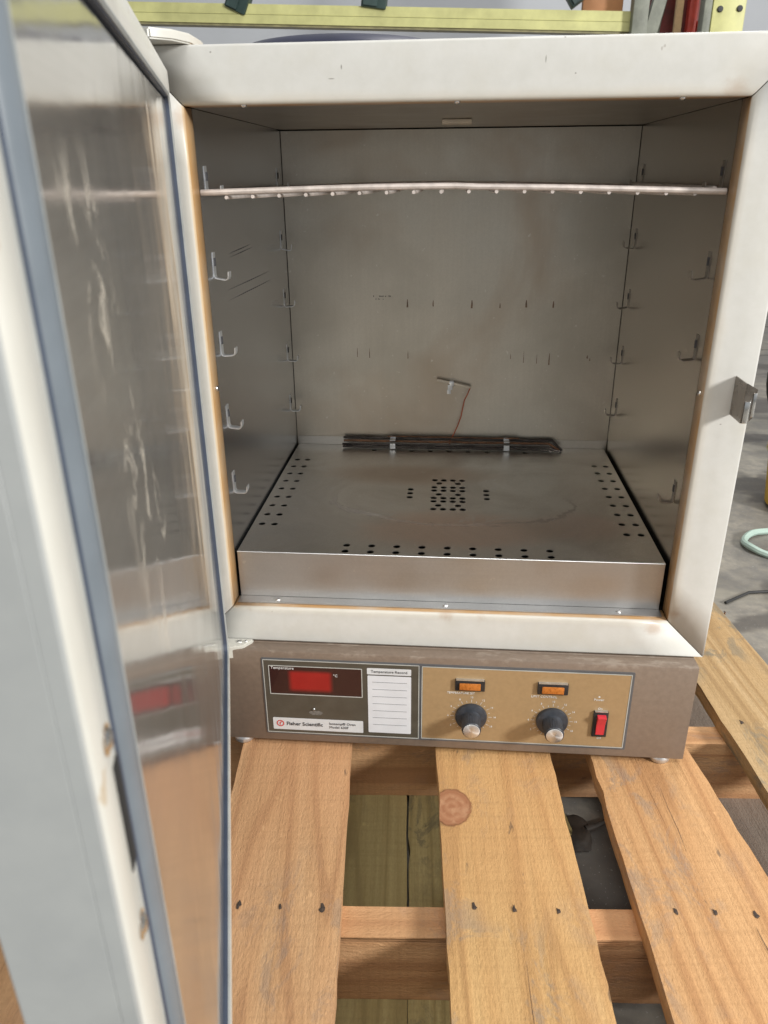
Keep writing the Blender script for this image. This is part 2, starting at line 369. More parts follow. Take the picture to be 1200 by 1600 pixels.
def tube(bm, pts, r, seg=8, cap=True, closed=False):
    pts = [Vector(p) for p in pts]; rings = []; N = len(pts)
    prev = None
    for i, p in enumerate(pts):
        if closed: t = pts[(i + 1) % N] - pts[i - 1]
        else: t = pts[min(i + 1, N - 1)] - pts[max(i - 1, 0)]
        t.normalize()
        if prev is None:
            a = Vector((0, 0, 1)) if abs(t.z) < .9 else Vector((1, 0, 0)); u = t.cross(a).normalized()
        else: u = (prev - t * prev.dot(t)).normalized()
        prev = u; v = t.cross(u)
        rr = r[i] if isinstance(r, (list, tuple)) else r
        rings.append([bm.verts.new(p + u * math.cos(2 * math.pi * k / seg) * rr + v * math.sin(2 * math.pi * k / seg) * rr) for k in range(seg)])
    for i in range(N if closed else N - 1):
        a, b = rings[i], rings[(i + 1) % N]
        for k in range(seg): bm.faces.new((a[k], a[(k + 1) % seg], b[(k + 1) % seg], b[k]))
    if cap and not closed:
        bm.faces.new(rings[0][::-1]); bm.faces.new(rings[-1])
    bmesh.ops.recalc_face_normals(bm, faces=bm.faces[:])
    return bm
def lathe(bm, prof, M, seg=24):
    # prof: (radius, height) pairs about local Z
    rings = []
    for r, h in prof:
        if r < 1e-6: rings.append([bm.verts.new(M @ Vector((0, 0, h)))])
        else: rings.append([bm.verts.new(M @ Vector((r * math.cos(2 * math.pi * k / seg), r * math.sin(2 * math.pi * k / seg), h))) for k in range(seg)])
    for a, b in zip(rings, rings[1:]):
        for k in range(seg):
            q = [a[k % len(a)], a[(k + 1) % len(a)], b[(k + 1) % len(b)], b[k % len(b)]]
            q2 = []
            for v in q:
                if v not in q2: q2.append(v)
            if len(q2) > 2: bm.faces.new(q2)
    bmesh.ops.recalc_face_normals(bm, faces=bm.faces[:])
    return bm
def prism(bm, poly, axis_o, ex, ey, ez, depth):
    # polygon (a,b) in plane ex,ey from origin, extruded along ez
    O = Vector(axis_o); ex, ey, ez = Vector(ex), Vector(ey), Vector(ez)
    A = [bm.verts.new(O + ex * a + ey * b) for a, b in poly]; B = [bm.verts.new(O + ex * a + ey * b + ez * depth) for a, b in poly]
    bm.faces.new(A); bm.faces.new(B[::-1]); n = len(A)
    for i in range(n): bm.faces.new((A[i], B[i], B[(i + 1) % n], A[(i + 1) % n]))
    bmesh.ops.recalc_face_normals(bm, faces=bm.faces[:]); return bm
def text(name, s, size, x, y, z, mat, parent, align='LEFT', stretch=1.0, bold=0, upright=True):
    cu = bpy.data.curves.new(name, 'FONT'); cu.body = s; cu.size = size; cu.align_x = align; cu.align_y = 'CENTER'; cu.extrude = .00012; cu.offset = bold; cu.resolution_u = 2
    o = bpy.data.objects.new('tmp', cu); COL.objects.link(o)
    dg = bpy.context.evaluated_depsgraph_get(); me = bpy.data.meshes.new_from_object(o.evaluated_get(dg)); bpy.data.objects.remove(o)
    M = Matrix.Translation((x, y, z)) @ Matrix.Rotation(R(90), 4, 'X') @ Matrix.Diagonal((stretch, 1, 1, 1))
    me.transform(M); me.materials.clear()
    return link(name, me, mat, parent, 0)

# ================================================================ SETTING
ZF = -.318
bm = nb(); bmesh.ops.create_grid(bm, x_segments=4, y_segments=4, size=9)
floor = struct(obj('concrete_floor', bm, CONC, loc=(0, 0, ZF)))
wall = struct(obj('warehouse_wall', bx(-6, 7, 4.2, 4.35, ZF, 4.2), WALLM))

# ================================================================ PALLET
ZD = -.188
pal = empty('wooden_pallet', (.22, 0, ZF + .001), 'worn pine shipping pallet of wide deck boards carrying the open oven', 'pallet')
def board(name, Lo, Ro, y0, y1, z0, z1, mat, parent, seed, nails=(), rough=.0011, splits=0):
    """Lo/Ro: (x at y=0, slope dx/dy) of the left and right edge."""
    sl = (Lo[1] + Ro[1]) / 2; ang = math.atan(-sl)
    yc = (y0 + y1) / 2; xc = (Lo[0] + Ro[0]) / 2 + sl * yc; zc = (z0 + z1) / 2
    O = Vector((xc, yc, zc)); Rm = Matrix.Rotation(ang, 4, 'Z'); Ri = Rm.inverted()
    bm = nb(); NY = 44; NX = 6; grid = {}
    h = (z1 - z0) / 2
    for j in range(NY + 1):
        y = y0 + (y1 - y0) * j / NY
        for i in range(NX + 1):
            a = i / NX
            xl = Lo[0] + Lo[1] * y; xr = Ro[0] + Ro[1] * y
            x = xl + (xr - xl) * a
            jit = rough * (mn.noise(Vector((y * 38, seed * 9.1 + (0 if i == 0 else 50), 0))) * 1.3 + mn.noise(Vector((y * 130, seed * 3 + (i == 0) * 7, 3))) * .7) if i in (0, NX) else 0
            if i in (0, NX) and random.random() < .04: jit += rough * 1.4 * (1 if i == 0 else -1)
            p = Ri @ (Vector((x + jit, y, zc)) - O)
            up = h + .0007 * mn.noise(Vector((x * 14, y * 4, seed))) - (.0012 if i in (0, NX) else 0)
            cup = .0008 * (2 * a - 1) ** 2
            grid[i, j] = (bm.verts.new((p.x, p.y, up + cup)), bm.verts.new((p.x, p.y, -h)))
    for j in range(NY):
        for i in range(NX):
            bm.faces.new((grid[i, j][0], grid[i + 1, j][0], grid[i + 1, j + 1][0], grid[i, j + 1][0]))
            bm.faces.new((grid[i, j][1], grid[i, j + 1][1], grid[i + 1, j + 1][1], grid[i + 1, j][1]))
        for i in (0, NX):
            a, b = grid[i, j], grid[i, j + 1]; bm.faces.new((a[0], b[0], b[1], a[1]))
    for j in (0, NY):
        for i in range(NX):
            a, b = grid[i, j], grid[i + 1, j]; bm.faces.new((a[0], a[1], b[1], b[0]))
    bmesh.ops.recalc_face_normals(bm, faces=bm.faces[:])
    o = obj(name, bm, mat, parent, 50, O); o.rotation_euler = (0, 0, ang)
    for k, (nx, ny) in enumerate(nails):
        p = Ri @ (Vector((nx, ny, z1)) - O)
        nbm = nb(); seg = 9; r0 = random.uniform(.0020, .0030)
        ring = []
        for q in range(seg):
            t = 2 * math.pi * q / seg; rr = r0 * random.uniform(.5, 1.3)
            ring.append(nbm.verts.new((rr * math.cos(t), rr * 1.5 * math.sin(t) * (1.35 if q in (2, 3) else 1), .0002)))
        c = nbm.verts.new((0, 0, .0005))
        for q in range(seg): nbm.faces.new((ring[q], ring[(q + 1) % seg], c))
        n = obj('nail_hole', nbm, HOLEM, o, 0, (p.x, p.y, h + .0006 + .0007 * mn.noise(Vector((nx * 14, ny * 4, seed)))), True)
        nb2 = lathe(nb(), [(0, .0008), (.0011, .0007), (.0013, .0002), (.0013, -.004)], Matrix(), 10)
        obj('nail', nb2, RUSTT, o, 40, (p.x + .0003, p.y - .0004, h - .0002), True)
    return o
s4 = -math.tan(R(4.6)); s3 = -math.tan(R(3.45)); s5 = -math.tan(R(6.0))
board('deck_board', (.0, s4), (.1355, s4), -.56, .47, ZD - .02, ZD, W2, pal, 1, [(.055, -.249), (.096, -.248), (.137, -.246), (.045, .03), (.12, .03)])
board('deck_board', (.2415, -.0625), (.3815, -.0585), -.56, .47, ZD - .02, ZD, W1, pal, 2, [(.284, -.234), (.323, -.233), (.365, -.232), (.27, .03), (.35, .04)])
board('deck_board', (.430, -.0575), (.5535, -.155), -.56, .47, ZD - .02, ZD, W6, pal, 3, [(.477, -.224), (.515, -.222), (.553, -.223), (.46, .06), (.52, .06)])
board('deck_board', (.618, -.105), (.7385, -.118), -.56, .47, ZD - .02, ZD, W5, pal, 4, [(.635, .068), (.69, .072), (.665, .345), (.70, .348), (.667, .335), (.66, -.21)])
board('deck_board', (-.29, s4), (-.122, s4), -.56, .47, ZD - .02, ZD, W2, pal, 5, [(-.2, -.25), (-.15, -.25)])
sy = .062
def stringer(x0, x1, yc, wd, mat, seed):
    # runs along x: built along y then turned
    ang = math.atan(sy); o = None
    L = (x1 - x0) / math.cos(ang); bm = nb(); NX = 30; rows = []
    zt, zb = .045, -.045
    for i in range(NX + 1):
        y = -L / 2 + L * i / NX
        j = [.0009 * mn.noise(Vector((y * 30, seed * 5, k))) for k in range(4)]
        rows.append([bm.verts.new((-wd / 2 + j[0], y, zb)), bm.verts.new((wd / 2 + j[1], y, zb)), bm.verts.new((wd / 2 + j[2], y, zt)), bm.verts.new((-wd / 2 + j[3], y, zt))])
    for a, b in zip(rows, rows[1:]):
        for k in range(4): bm.faces.new((a[k], a[(k + 1) % 4], b[(k + 1) % 4], b[k]))
    bm.faces.new(rows[0]); bm.faces.new(rows[-1][::-1]); bmesh.ops.recalc_face_normals(bm, faces=bm.faces[:])
    xc = (x0 + x1) / 2
    o = obj('stringer', bm, mat, pal, 40, (xc, yc + sy * xc, ZD - .0652)); o.rotation_euler = (0, 0, ang - R(90))
    return o
stringer(-.29, .765, -.252, .034, W2, 1); stringer(-.29, .735, .028, .034, W2, 2); stringer(-.29, .70, .32, .034, W2, 3); stringer(-.29, .80, -.53, .034, W2, 4)
zb = ZD - .1105
board('bottom_board', (.075, -.06), (.205, -.06), -.56, .47, zb - .0185, zb, W3, pal, 6)
board('bottom_board', (.2085, -.05), (.305, -.05), -.56, .47, zb - .0185, zb, W3, pal, 7)
board('bottom_board', (.335, -.07), (.413, -.22), -.02, .47, zb - .0185, zb, W3, pal, 8)
board('bottom_board', (.60, -.09), (.74, -.10), -.56, .47, zb - .0185, zb, W4, pal, 9)
board('bottom_board', (-.29, s4), (-.15, s4), -.56, .47, zb - .0185, zb, W4, pal, 10)
# the big red knot in the second board, flush in the surface with its own rings
def m_knot():
    t = NT('red_knot_wood'); o = t.tc(); s = t.sep(o)
    v = t.n('ShaderNodeVectorMath', operation='LENGTH'); t.put(v.inputs[0], t.map(o, (1, .8, 0)))
    n = t.noise(o, 90, 4, .6)
    rr = t.math('ADD', v.outputs[1], t.math('MULTIPLY', n, .006))
    ring = t.math('PINGPONG', t.math('MULTIPLY', rr, 240), 1)
    c = t.mix(ring, (.45, .22, .115), (.36, .155, .075)); c = t.mix(t.mr(n, .45, .7, 0, .6), c, (.56, .32, .18))
    c = t.mix(t.mr(rr, .0215, .0245), c, (.30, .13, .06)); c = t.mix(t.mr(rr, .0245, .0265), c, (.60, .37, .18)); t.set(base=c, rough=.65, alpha=t.mr(t.math('ADD', rr, t.math('MULTIPLY', n, .004)), .0290, .0245)); t.bump(n, .3, .001); return t.m
kb = nb(); ring = []
for k in range(28):
    t = 2 * math.pi * k / 28; x = .029 * math.cos(t) * (1 + .05 * math.sin(3 * t)); y = .036 * math.sin(t)
    x = max(x, -.0135); ring.append(kb.verts.new((x, y, .0008)))
cc = kb.verts.new((0.004, 0, .0012))
for k in range(28): kb.faces.new((ring[k], ring[(k + 1) % 28], cc))
obj('knot', kb, m_knot(), pal, 60, (.2620, -.106, ZD + .0002))
# long drying cracks in the third board
for L in (((.548, -.235), (.549, -.25), (.556, -.29), (.560, -.32), (.570, -.37), (.575, -.41)), ((.502, -.06), (.503, -.09), (.506, -.12), (.507, -.15)), ((.330, -.29), (.331, -.33), (.334, -.38))):
    cbm = nb(); n_ = len(L); up_ = []; dn_ = []
    for i, (x, y) in enumerate(L):
        wd = .0011 * math.sin(math.pi * (i + .4) / n_) * (1 if L[0][0] > .54 else .5)
        z = ZD + .0012 + .0004 * (i % 2); up_.append(cbm.verts.new((x - wd / 2, y, z))); dn_.append(cbm.verts.new((x + wd / 2, y, z)))
    for i in range(n_ - 1): cbm.faces.new((up_[i], dn_[i], dn_[i + 1], up_[i + 1]))
    obj('drying_crack', cbm, HOLEM, pal, 0)
# floor scrap seen through the gap
db = nb(); bmesh.ops.create_icosphere(db, subdivisions=3, radius=.022)
for v in db.verts:
    k = 1 + .35 * mn.noise(v.co * 70); v.co = Vector((v.co.x * 1.0 * k, v.co.y * 1.25 * k, max(v.co.z * .28 * k, -.004)))
tube(db, [(.012, .006, .002), (.026, .012, .003), (.038, .021, .002), (.048, .028, .001)], [.005, .004, .0035, .002], 6)
tag(obj('rubber_scrap', db, DEBRIS, None, 60, (.425, -.012, ZF + .005)), 'dark crumpled scrap lying on the concrete below the gap in the pallet', 'scrap')

# ================================================================ OVEN
oven = empty('laboratory_oven', (.25, .25, ZD), 'cream and taupe benchtop laboratory oven with its door swung open on the pallet', 'oven')
HZ = .5239; D = .4247; T = .0479; S = .0457; B = .0459
# --- face frame, four mitred members
prof = [(0, .0256), (0, .0038), (.0006, .0019), (.0018, .0009), (.0038, .0004), (.008, .0003), (.0190, .0002), (.0206, .0001), (.0435, 0), (.0451, .0003), (.0457, .0010), (.0459, .0024), (.0459, .020)]
def fr_pt(corner, u, y, g):
    # corner index 0 BL,1 BR,2 TR,3 TL ; scaled so the outer edge lands on S,B,T
    ux, uz = u * S / .0459, u * (B if corner < 2 else T) / .0459
    x = -ux if corner in (0, 3) else .5 + ux; z = -uz if corner < 2 else HZ + uz
    return Vector((x + g[0], y, z + g[1]))
for side, (a, b) in enumerate(((0, 1), (1, 2), (2, 3), (3, 0))):
    bm = nb(); rows = []
    gd = {(0, 1): ((.0006, 0), (-.0006, 0)), (1, 2): ((0, .0006), (0, -.0006)), (2, 3): ((-.0006, 0), (.0006, 0)), (3, 0): ((0, -.0006), (0, .0006))}[(a, b)]
    NN = 10
    for u, y in prof:
        A, Bv = fr_pt(a, u, y, gd[0]), fr_pt(b, u, y, gd[1])
        rows.append([bm.verts.new(A.lerp(Bv, k / NN)) for k in range(NN + 1)])
    for r0, r1 in zip(rows, rows[1:]):
        for k in range(NN): bm.faces.new((r0[k], r0[k + 1], r1[k + 1], r1[k]))
    bmesh.ops.recalc_face_normals(bm, faces=bm.faces[:])
    # face outwards (towards -y)
    if sum(f.normal.y * f.calc_area() for f in bm.faces) > 0: bmesh.ops.reverse_faces(bm, faces=bm.faces[:])
    o = obj('frame_member', bm, ENAMEL, oven, 40)
    md = o.modifiers.new('solid', 'SOLIDIFY'); md.thickness = .0012; md.offset = -1
# --- outer cabinet (five walls, open front)
bm = nb(); X0, X1, Z0, Z1 = -.0452, .5452, -.0454, HZ + T - .0006
box(bm, X0, X0 + .0012, .0205, .55, Z0, Z1); box(bm, X1 - .0012, X1, .0205, .55, Z0, Z1)
box(bm, X0 + .0014, X1 - .0014, .0205, .55, Z1 - .0012, Z1); box(bm, X0 + .0014, X1 - .0014, .0205, .55, Z0, Z0 + .0012); box(bm, X0 + .0014, X1 - .0014, .5490, .5502, Z0 + .0014, Z1 - .0014)
obj('cabinet_shell', bm, ENAMEL, oven, 0)
# dark insulation cavity behind the liner seams
bm = nb(); box(bm, -.006, -.003, .03, D + .01, -.006, HZ + .006); box(bm, .503, .506, .03, D + .01, -.006, HZ + .006); box(bm, -.003, .503, D + .006, D + .009, -.006, HZ + .006); box(bm, -.003, .503, .03, D + .006, HZ + .003, HZ + .006); box(bm, -.003, .503, .03, D + .006, -.006, -.003)
obj('insulation_lining', bm, DARKM, oven, 0)
# --- liner
obj('back_panel', bx(.0007, .4993, D, D + .0015, 0, HZ - .0016), ST_BACK, oven, 0)
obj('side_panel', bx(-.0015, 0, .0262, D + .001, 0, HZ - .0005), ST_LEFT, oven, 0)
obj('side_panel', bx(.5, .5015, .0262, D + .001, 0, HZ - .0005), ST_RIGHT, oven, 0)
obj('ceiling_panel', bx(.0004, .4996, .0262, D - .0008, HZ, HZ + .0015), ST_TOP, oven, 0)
cv = obj('ceiling_vent_cover', bx(.231, .266, .238, .272, HZ - .005, HZ - .0004, bev=.001), CERAM, oven)
# --- raised perforated floor
me = bpy.data.meshes.new('plate'); pb = nb(); box(pb, .0030, .4955, .0256, D - .002, .0590, .0600)
pb.to_mesh(me); pb.free(); plate = bpy.data.objects.new('plate_tmp', me); COL.objects.link(plate)
holes = []
for k in range(9):
    y = .346 - .0301 * k
    holes += [(.0145, y), (.0305, y), (.4675, y - .004), (.4845, y - .004)]
    x = .130 + .0299 * k
    holes += [(x, .0505), (x, .0345)]
    if k != 1 and k != 7: holes += [(x, .4135), (x, .397)]
for x in (.230, .243, .256, .269):
    for y in (.270, .2425, .2305, .2035, .192, .1655): holes.append((x, y))
for x in (.2365, .263):
    for y in (.2575, .2165, .178): holes.append((x, y))
for y in (.2325, .2185, .204): holes += [(.197, y), (.302, y)]
cb = nb()
for x, y in holes: bmesh.ops.create_cone(cb, cap_ends=True, segments=12, radius1=.0044, radius2=.0044, depth=.01, matrix=Matrix.Translation((x, y, .0595)))
cm = bpy.data.meshes.new('cut'); cb.to_mesh(cm); cb.free(); cut = bpy.data.objects.new('cut_tmp', cm); COL.objects.link(cut)
md = plate.modifiers.new('b', 'BOOLEAN'); md.object = cut; md.operation = 'DIFFERENCE'; md.solver = 'EXACT'
dg = bpy.context.evaluated_depsgraph_get(); pm = bpy.data.meshes.new_from_object(plate.evaluated_get(dg)); pm.name = 'perforated_floor_plate'
bpy.data.objects.remove(plate); bpy.data.objects.remove(cut)
fp = link('perforated_floor_plate', pm, ST_FLOOR, oven, 0)
bm = nb(); box(bm, .0030, .4955, .0250, .0262, .0012, .0594, bev=.0004, seg=1)
box(bm, .0030, .4955, .0095, .0250, .0003, .0012)
obj('plenum_front_panel', bm, m_steel('brushed_steel_front', (.60, .60, .60), (.50, .49, .48), (.50, .43, .38), .42, 0, .2, seed=6), oven, 0)
obj('plenum_lip', bx(.0030, .4955, .0244, .0262, .0592, .0606, bev=.0004, seg=1), CLIPM, oven)
bm = nb(); box(bm, .0030, .0042, .0262, D - .002, .0012, .0588); box(bm, .4943, .4955, .0262, D - .002, .0012, .0588); box(bm, .0042, .4943, .03, D - .004, .001, .002)
obj('plenum_sides', bm, DARKM, oven, 0)
# flange along the foot of the back panel
bm = nb(); box(bm, .002, .498, D - .0018, D - .0003, .0603, .0735)
obj('back_flange', bm, m_steel('brushed_steel_flange', (.62, .60, .56), (.52, .50, .46), (.45, .38, .3), .38, 0, .2, seed=8), oven, 0)
# --- screws
def screw(loc, rot, r=.0032, parent=oven, name='screw'):
    bm = lathe(nb(), [(0, .0018), (r * .5, .0017), (r * .85, .0011), (r, .0003), (r, -.0008)], Matrix.Rotation(0, 4, 'X'), 14)
    me = None
    M = Matrix.Rotation(rot[0], 4, 'X') @ Matrix.Rotation(rot[1], 4, 'Y') @ Matrix.Rotation(rot[2], 4, 'Z')
    sb = nb(); box(sb, -r * .7, r * .7, -.0003, .0003, .0012, .0019)
    bm.transform(M); sb.transform(M)
    o = obj(name, bm, CHROME, parent, 40, loc); 
    s = obj('screw_slot', sb, INK, o, 0, loc)
    return o
for x in (.05, .249, .448): screw((x, .0165, .0013), (0, 0, .6))
for x in (.055, .248, .443): screw((x, .006, HZ + .0006 - .0009), (R(180), 0, .3), .0028)
screw((0.0010, .0165, .258), (0, R(90), 0), .003); screw((.4990, .0145, .260), (0, R(-90), 0), .003)
# --- shelf hooks
def hook_bm(side, tilt=0.0, droop=0.0):
    """strip on the wall, tab turned into the chamber, tip curled up; origin at the bend on the wall"""
    bm = nb(); wdt = .0085; th = .0011; s = side
    path = [(.0006, .0255), (.0006, .018), (.0008, .0022), (.0016, .0006), (.0035, 0), (.0120, -.0002 + droop), (.0142, .0008 + droop), (.0150, .0030 + droop), (.0152, .0078 + droop)]
    rows = []
    for i, (a, b) in enumerate(path):
        if i == 0: t = Vector((path[1][0] - a, 0, path[1][1] - b))
        elif i == len(path) - 1: t = Vector((a - path[-2][0], 0, b - path[-2][1]))
        else: t = Vector((path[i + 1][0] - path[i - 1][0], 0, path[i + 1][1] - path[i - 1][1]))
        t.normalize(); nrm = Vector((-t.z, 0, t.x)) * -1
        p = Vector((a, 0, b)); w2 = wdt / 2 * (1.1 if i > 5 else 1)
        rows.append([bm.verts.new((p + nrm * th * o_ + Vector((0, y, 0)))) for o_, y in ((0, -w2), (0, w2), (1, w2), (1, -w2))])
    for r0, r1 in zip(rows, rows[1:]):
        for k in range(4): bm.faces.new((r0[k], r0[(k + 1) % 4], r1[(k + 1) % 4], r1[k]))
    bm.faces.new(rows[0]); bm.faces.new(rows[-1][::-1])
    bmesh.ops.recalc_face_normals(bm, faces=bm.faces[:])
    M = Matrix.Rotation(tilt, 4, 'X')
    if s < 0: M = M @ Matrix.Rotation(R(180), 4, 'Z')
    bm.transform(M); return bm
hz = [.449, .3675, .2865, .2055, .1265]
def mk_hook(x, y, z, s):
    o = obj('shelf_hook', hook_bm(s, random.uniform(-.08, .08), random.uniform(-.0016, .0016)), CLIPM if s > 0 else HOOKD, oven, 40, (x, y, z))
    pb = nb(); box(pb, -.0004 if s > 0 else -.0019, .0019 if s > 0 else .0004, -.0016, .0016, .012, .020)
    obj('hook_slot', pb, INK, o, 0, (x, y, z))
for z in hz:
    for y in (.050, .389): mk_hook(0, y, z, 1)
for z in hz:
    for y in (.050, .387):
        if z == .2055 and y == .050: continue
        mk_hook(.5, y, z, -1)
# --- probe, its wire and the sensing tubes on the back wall
pr = obj('temperature_probe', tube(nb(), [(.228, D - .006, .1702), (.245, D - .0065, .1668), (.280, D - .006, .1592)], .0023, 10), CERAM, oven)
bm = nb(); box(bm, .2475, .2545, D - .0098, D - .0003, .1618, .1688, bev=.0006); box(bm, .2450, .2525, D - .0032, D - .0002, .1535, .1612, bev=.0005); box(bm, .2440, .2500, D - .0016, D - .0002, .1465, .1535, bev=.0004)
obj('probe_clip', bm, CLIPM, pr)
wp = [(.280, D - .006, .1590), (.2765, D - .010, .150), (.2715, D - .012, .140), (.2695, D - .010, .128), (.267, D - .008, .112), (.262, D - .007, .096), (.256, D - .008, .082), (.2505, D - .008, .072), (.2500, D - .009, .066)]
obj('probe_wire', tube(nb(), wp, .00095, 6), REDWIRE, pr)
random.seed(3)
def wavy(x0, x1, y, z, a=.0007, n=26, end=None):
    pts = [(x0 + (x1 - x0) * i / n, y + a * mn.noise(Vector((i * .5, z * 900, 1))), z + a * mn.noise(Vector((i * .45, y * 700, 5)))) for i in range(n + 1)]
    return pts + (end or [])
st = obj('sensing_tube', tube(nb(), wavy(.078, .413, D - .0072, .0742) + [(.418, D - .012, .070), (.4235, D - .018, .0655), (.4275, D - .020, .0620)], .0021, 8), SOOT, oven)
for (x0, x1, y, z, r, m, e) in ((.079, .407, D - .0125, .0705, .0020, RUSTT, [(.4155, D - .016, .0665), (.4225, D - .021, .0628)]), (.077, .405, D - .0165, .0660, .0019, SOOT, [(.414, D - .021, .0640), (.424, D - .026, .0625)]), (.078, .39, D - .0205, .0632, .0017, SOOT, [(.41, D - .026, .0627)]), (.15, .36, D - .0095, .0775, .0010, RUSTT, None)):
    obj('sensing_tube', tube(nb(), wavy(x0, x1, y, z, end=e), r, 8), m, oven)
for x in (.159, .340):
    bm = nb(); box(bm, x - .0042, x + .0042, D - .0100, D - .0090, .0690, .0785, bev=.0003, seg=1); box(bm, x - .0046, x + .0046, D - .0245, D - .0238, .0612, .0705, bev=.0003, seg=1); box(bm, x - .0044, x + .0044, D - .0240, D - .0095, .0745, .0755, M=None)
    obj('tube_clip', bm, CLIPM, oven)
# old rusty runs, scratches and an illegible ink stamp on the back wall
bm = nb()
def mark(bm, x, z, h, wd):
    y = D - .0003
    vs = [bm.verts.new((x + wd * random.uniform(-.6, -.3), y, z - h / 2)), bm.verts.new((x + wd * random.uniform(.3, .6), y, z - h / 2)), bm.verts.new((x + wd * random.uniform(.2, .5), y, z)), bm.verts.new((x + wd * .15, y, z + h / 2)), bm.verts.new((x - wd * .15, y, z + h / 2)), bm.verts.new((x - wd * random.uniform(.2, .5), y, z))]
    bm.faces.new(vs)
for x, z, h, wd in ((.181, .286, .012, .0028), (.220, .286, .009, .0024), (.278, .285, .012, .003), (.320, .283, .007, .0024), (.359, .286, .011, .003), (.399, .285, .010, .003), (.103, .211, .014, .0012), (.122, .210, .015, .0012), (.182, .208, .012, .0012), (.360, .206, .018, .0014), (.380, .203, .014, .0012), (.399, .203, .018, .0024), (.456, .207, .005, .002), (.460, .203, .004, .002), (.340, .207, .008, .001)):
    mark(bm, x, z, h, wd)
st_ = obj('rust_run', bm, simple('rust_stain', (.19, .125, .085), .7, .2, .5, 200), oven, 0); st_['kind'] = 'stuff'
bm = nb(); random.seed(5)
for i in range(15):
    x = .129 + i * .0018
    if random.random() < .85: box(bm, x, x + .0012, D - .0004, D - .0001, .2955, .2955 + random.uniform(.0012, .0022))
    if i < 9 and random.random() < .6: box(bm, x, x + .0012, D - .0004, D - .0001, .2915, .2915 + random.uniform(.001, .002))
o = obj('ink_stamp', bm, INK, oven, 0); o['kind'] = 'stuff'
bm = nb()
SCR = ((.088, .3490, .307, .3465), (.087, .3380, .311, .3345), (.106, .3860, .212, .3885), (.110, .3820, .221, .3845))
for (y0, z0, y1, z1) in SCR:
    vs = [bm.verts.new(v) for v in ((.0003, y0, z0), (.0003, (y0 + y1) / 2, (z0 + z1) / 2 + .0004), (.0003, y1, z1), (.0003, (y0 + y1) / 2, (z0 + z1) / 2 - .0006))]; bm.faces.new(vs)
o = obj('wall_scratch', bm, simple('scratch_dark', (.10, .095, .10), .5, .6), oven, 0); o['kind'] = 'stuff'

# --- control housing
bm = nb(); PX0, PX1, PZ0, PZ1 = -.0365, .5365, -.1775, -.0470
box(bm, PX0, PX1, -.0200, -.0008, PZ0, PZ1, bev=.0016)
box(bm, PX0, PX1, -.0004, .545, PZ0, PZ1 - .0006, bev=.0008, seg=1)
obj('control_housing', bm, TAUPE, oven)
for x, y in ((.512, -.006), (.0, -.006), (.512, .50), (.0, .50)):
    obj('foot', lathe(nb(), [(0, -.0001), (.0115, .0), (.0125, .0012), (.0125, .006), (.009, .0105), (0, .0105)], Matrix(), 24), CLIPM if y < .1 else RUBBER, oven, 40, (x, y, ZD + .0006))
# front graphic plates
YP = -.0200
def rrect(x0, x1, z0, z1, r, n=4):
    pts = []
    for cx, cz, a0 in ((x1 - r, z1 - r, 0), (x0 + r, z1 - r, 90), (x0 + r, z0 + r, 180), (x1 - r, z0 + r, 270)):
        for k in range(n + 1):
            a = R(a0 + 90 * k / n); pts.append((cx + r * math.cos(a), cz + r * math.sin(a)))
    return pts
def plateo(name, x0, x1, z0, z1, y, dep, mat, parent, r=.001):
    return obj(name, prism(nb(), rrect(x0, x1, z0, z1, r), (0, y, 0), (1, 0, 0), (0, 0, 1), (0, 1, 0), dep), mat, parent, 30)
def ringo(name, x0, x1, z0, z1, y, t, mat, parent, r=.001):
    bm = nb(); A = rrect(x0, x1, z0, z1, r); Bp = rrect(x0 + t, x1 - t, z0 + t, z1 - t, max(r - t, .0003)); n = len(A)
    ring = [[bm.verts.new((p[0], yy, p[1])) for p in P] for P, yy in ((A, y + .0003), (A, y), (Bp, y), (Bp, y + .0003))]
    for a, b in zip(ring, ring[1:]):
        for k in range(n): bm.faces.new((a[k], a[(k + 1) % n], b[(k + 1) % n], b[k]))
    bmesh.ops.recalc_face_normals(bm, faces=bm.faces[:])
    return obj(name, bm, mat, parent, 0)
cp = plateo('control_panel', .0335, .4665, -.1660, -.0560, YP - .0010, .0009, PBORD, oven, .0015)
plateo('readout_section', .0360, .2205, -.1635, -.0585, YP - .0014, .0003, PANELG, cp, .001)
ringo('panel_border', .0352, .2210, -.1642, -.0578, YP - .0017, .0009, PLINE, cp)
plateo('dial_section', .2250, .4625, -.1622, -.0598, YP - .0014, .0003, PANELT, cp, .001)
ringo('panel_border', .2238, .4637, -.1634, -.0586, YP - .0017, .0010, PLINE, cp)
# readout
dw = plateo('display_window', .0425, .1530, -.1060, -.0662, YP - .0018, .0003, DISPLAY, oven, .0012)
ringo('window_border', .0417, .1538, -.1068, -.0654, YP - .0021, .0010, PLINE, dw)
text('lettering', 'Temperature', .0052, .0445, YP - .0020, -.0688, WHITEP, dw)
text('lettering', '°C', .0050, .1190, YP - .0020, -.0770, WHITEP, dw)
rc = plateo('record_card', .1600, .2115, -.1575, -.0745, YP - .0018, .0003, PAPER, oven, .0012)
for k in range(7):
    z = -.0835 - .0103 * k; plateo('ruled_line', .1655, .2065, z - .0002, z + .0002, YP - .0020, .0001, PBORD, rc, .0001)
rh = plateo('record_heading', .1595, .2115, -.0728, -.0640, YP - .0018, .0003, STRIP, oven, .0012)
text('lettering', 'Temperature Record', .0050, .1856, YP - .0020, -.0685, INK, rh, 'CENTER', 1.0)
ns = plateo('name_strip', .0425, .1535, -.1592, -.1418, YP - .0018, .0003, STRIP, oven, .0012)
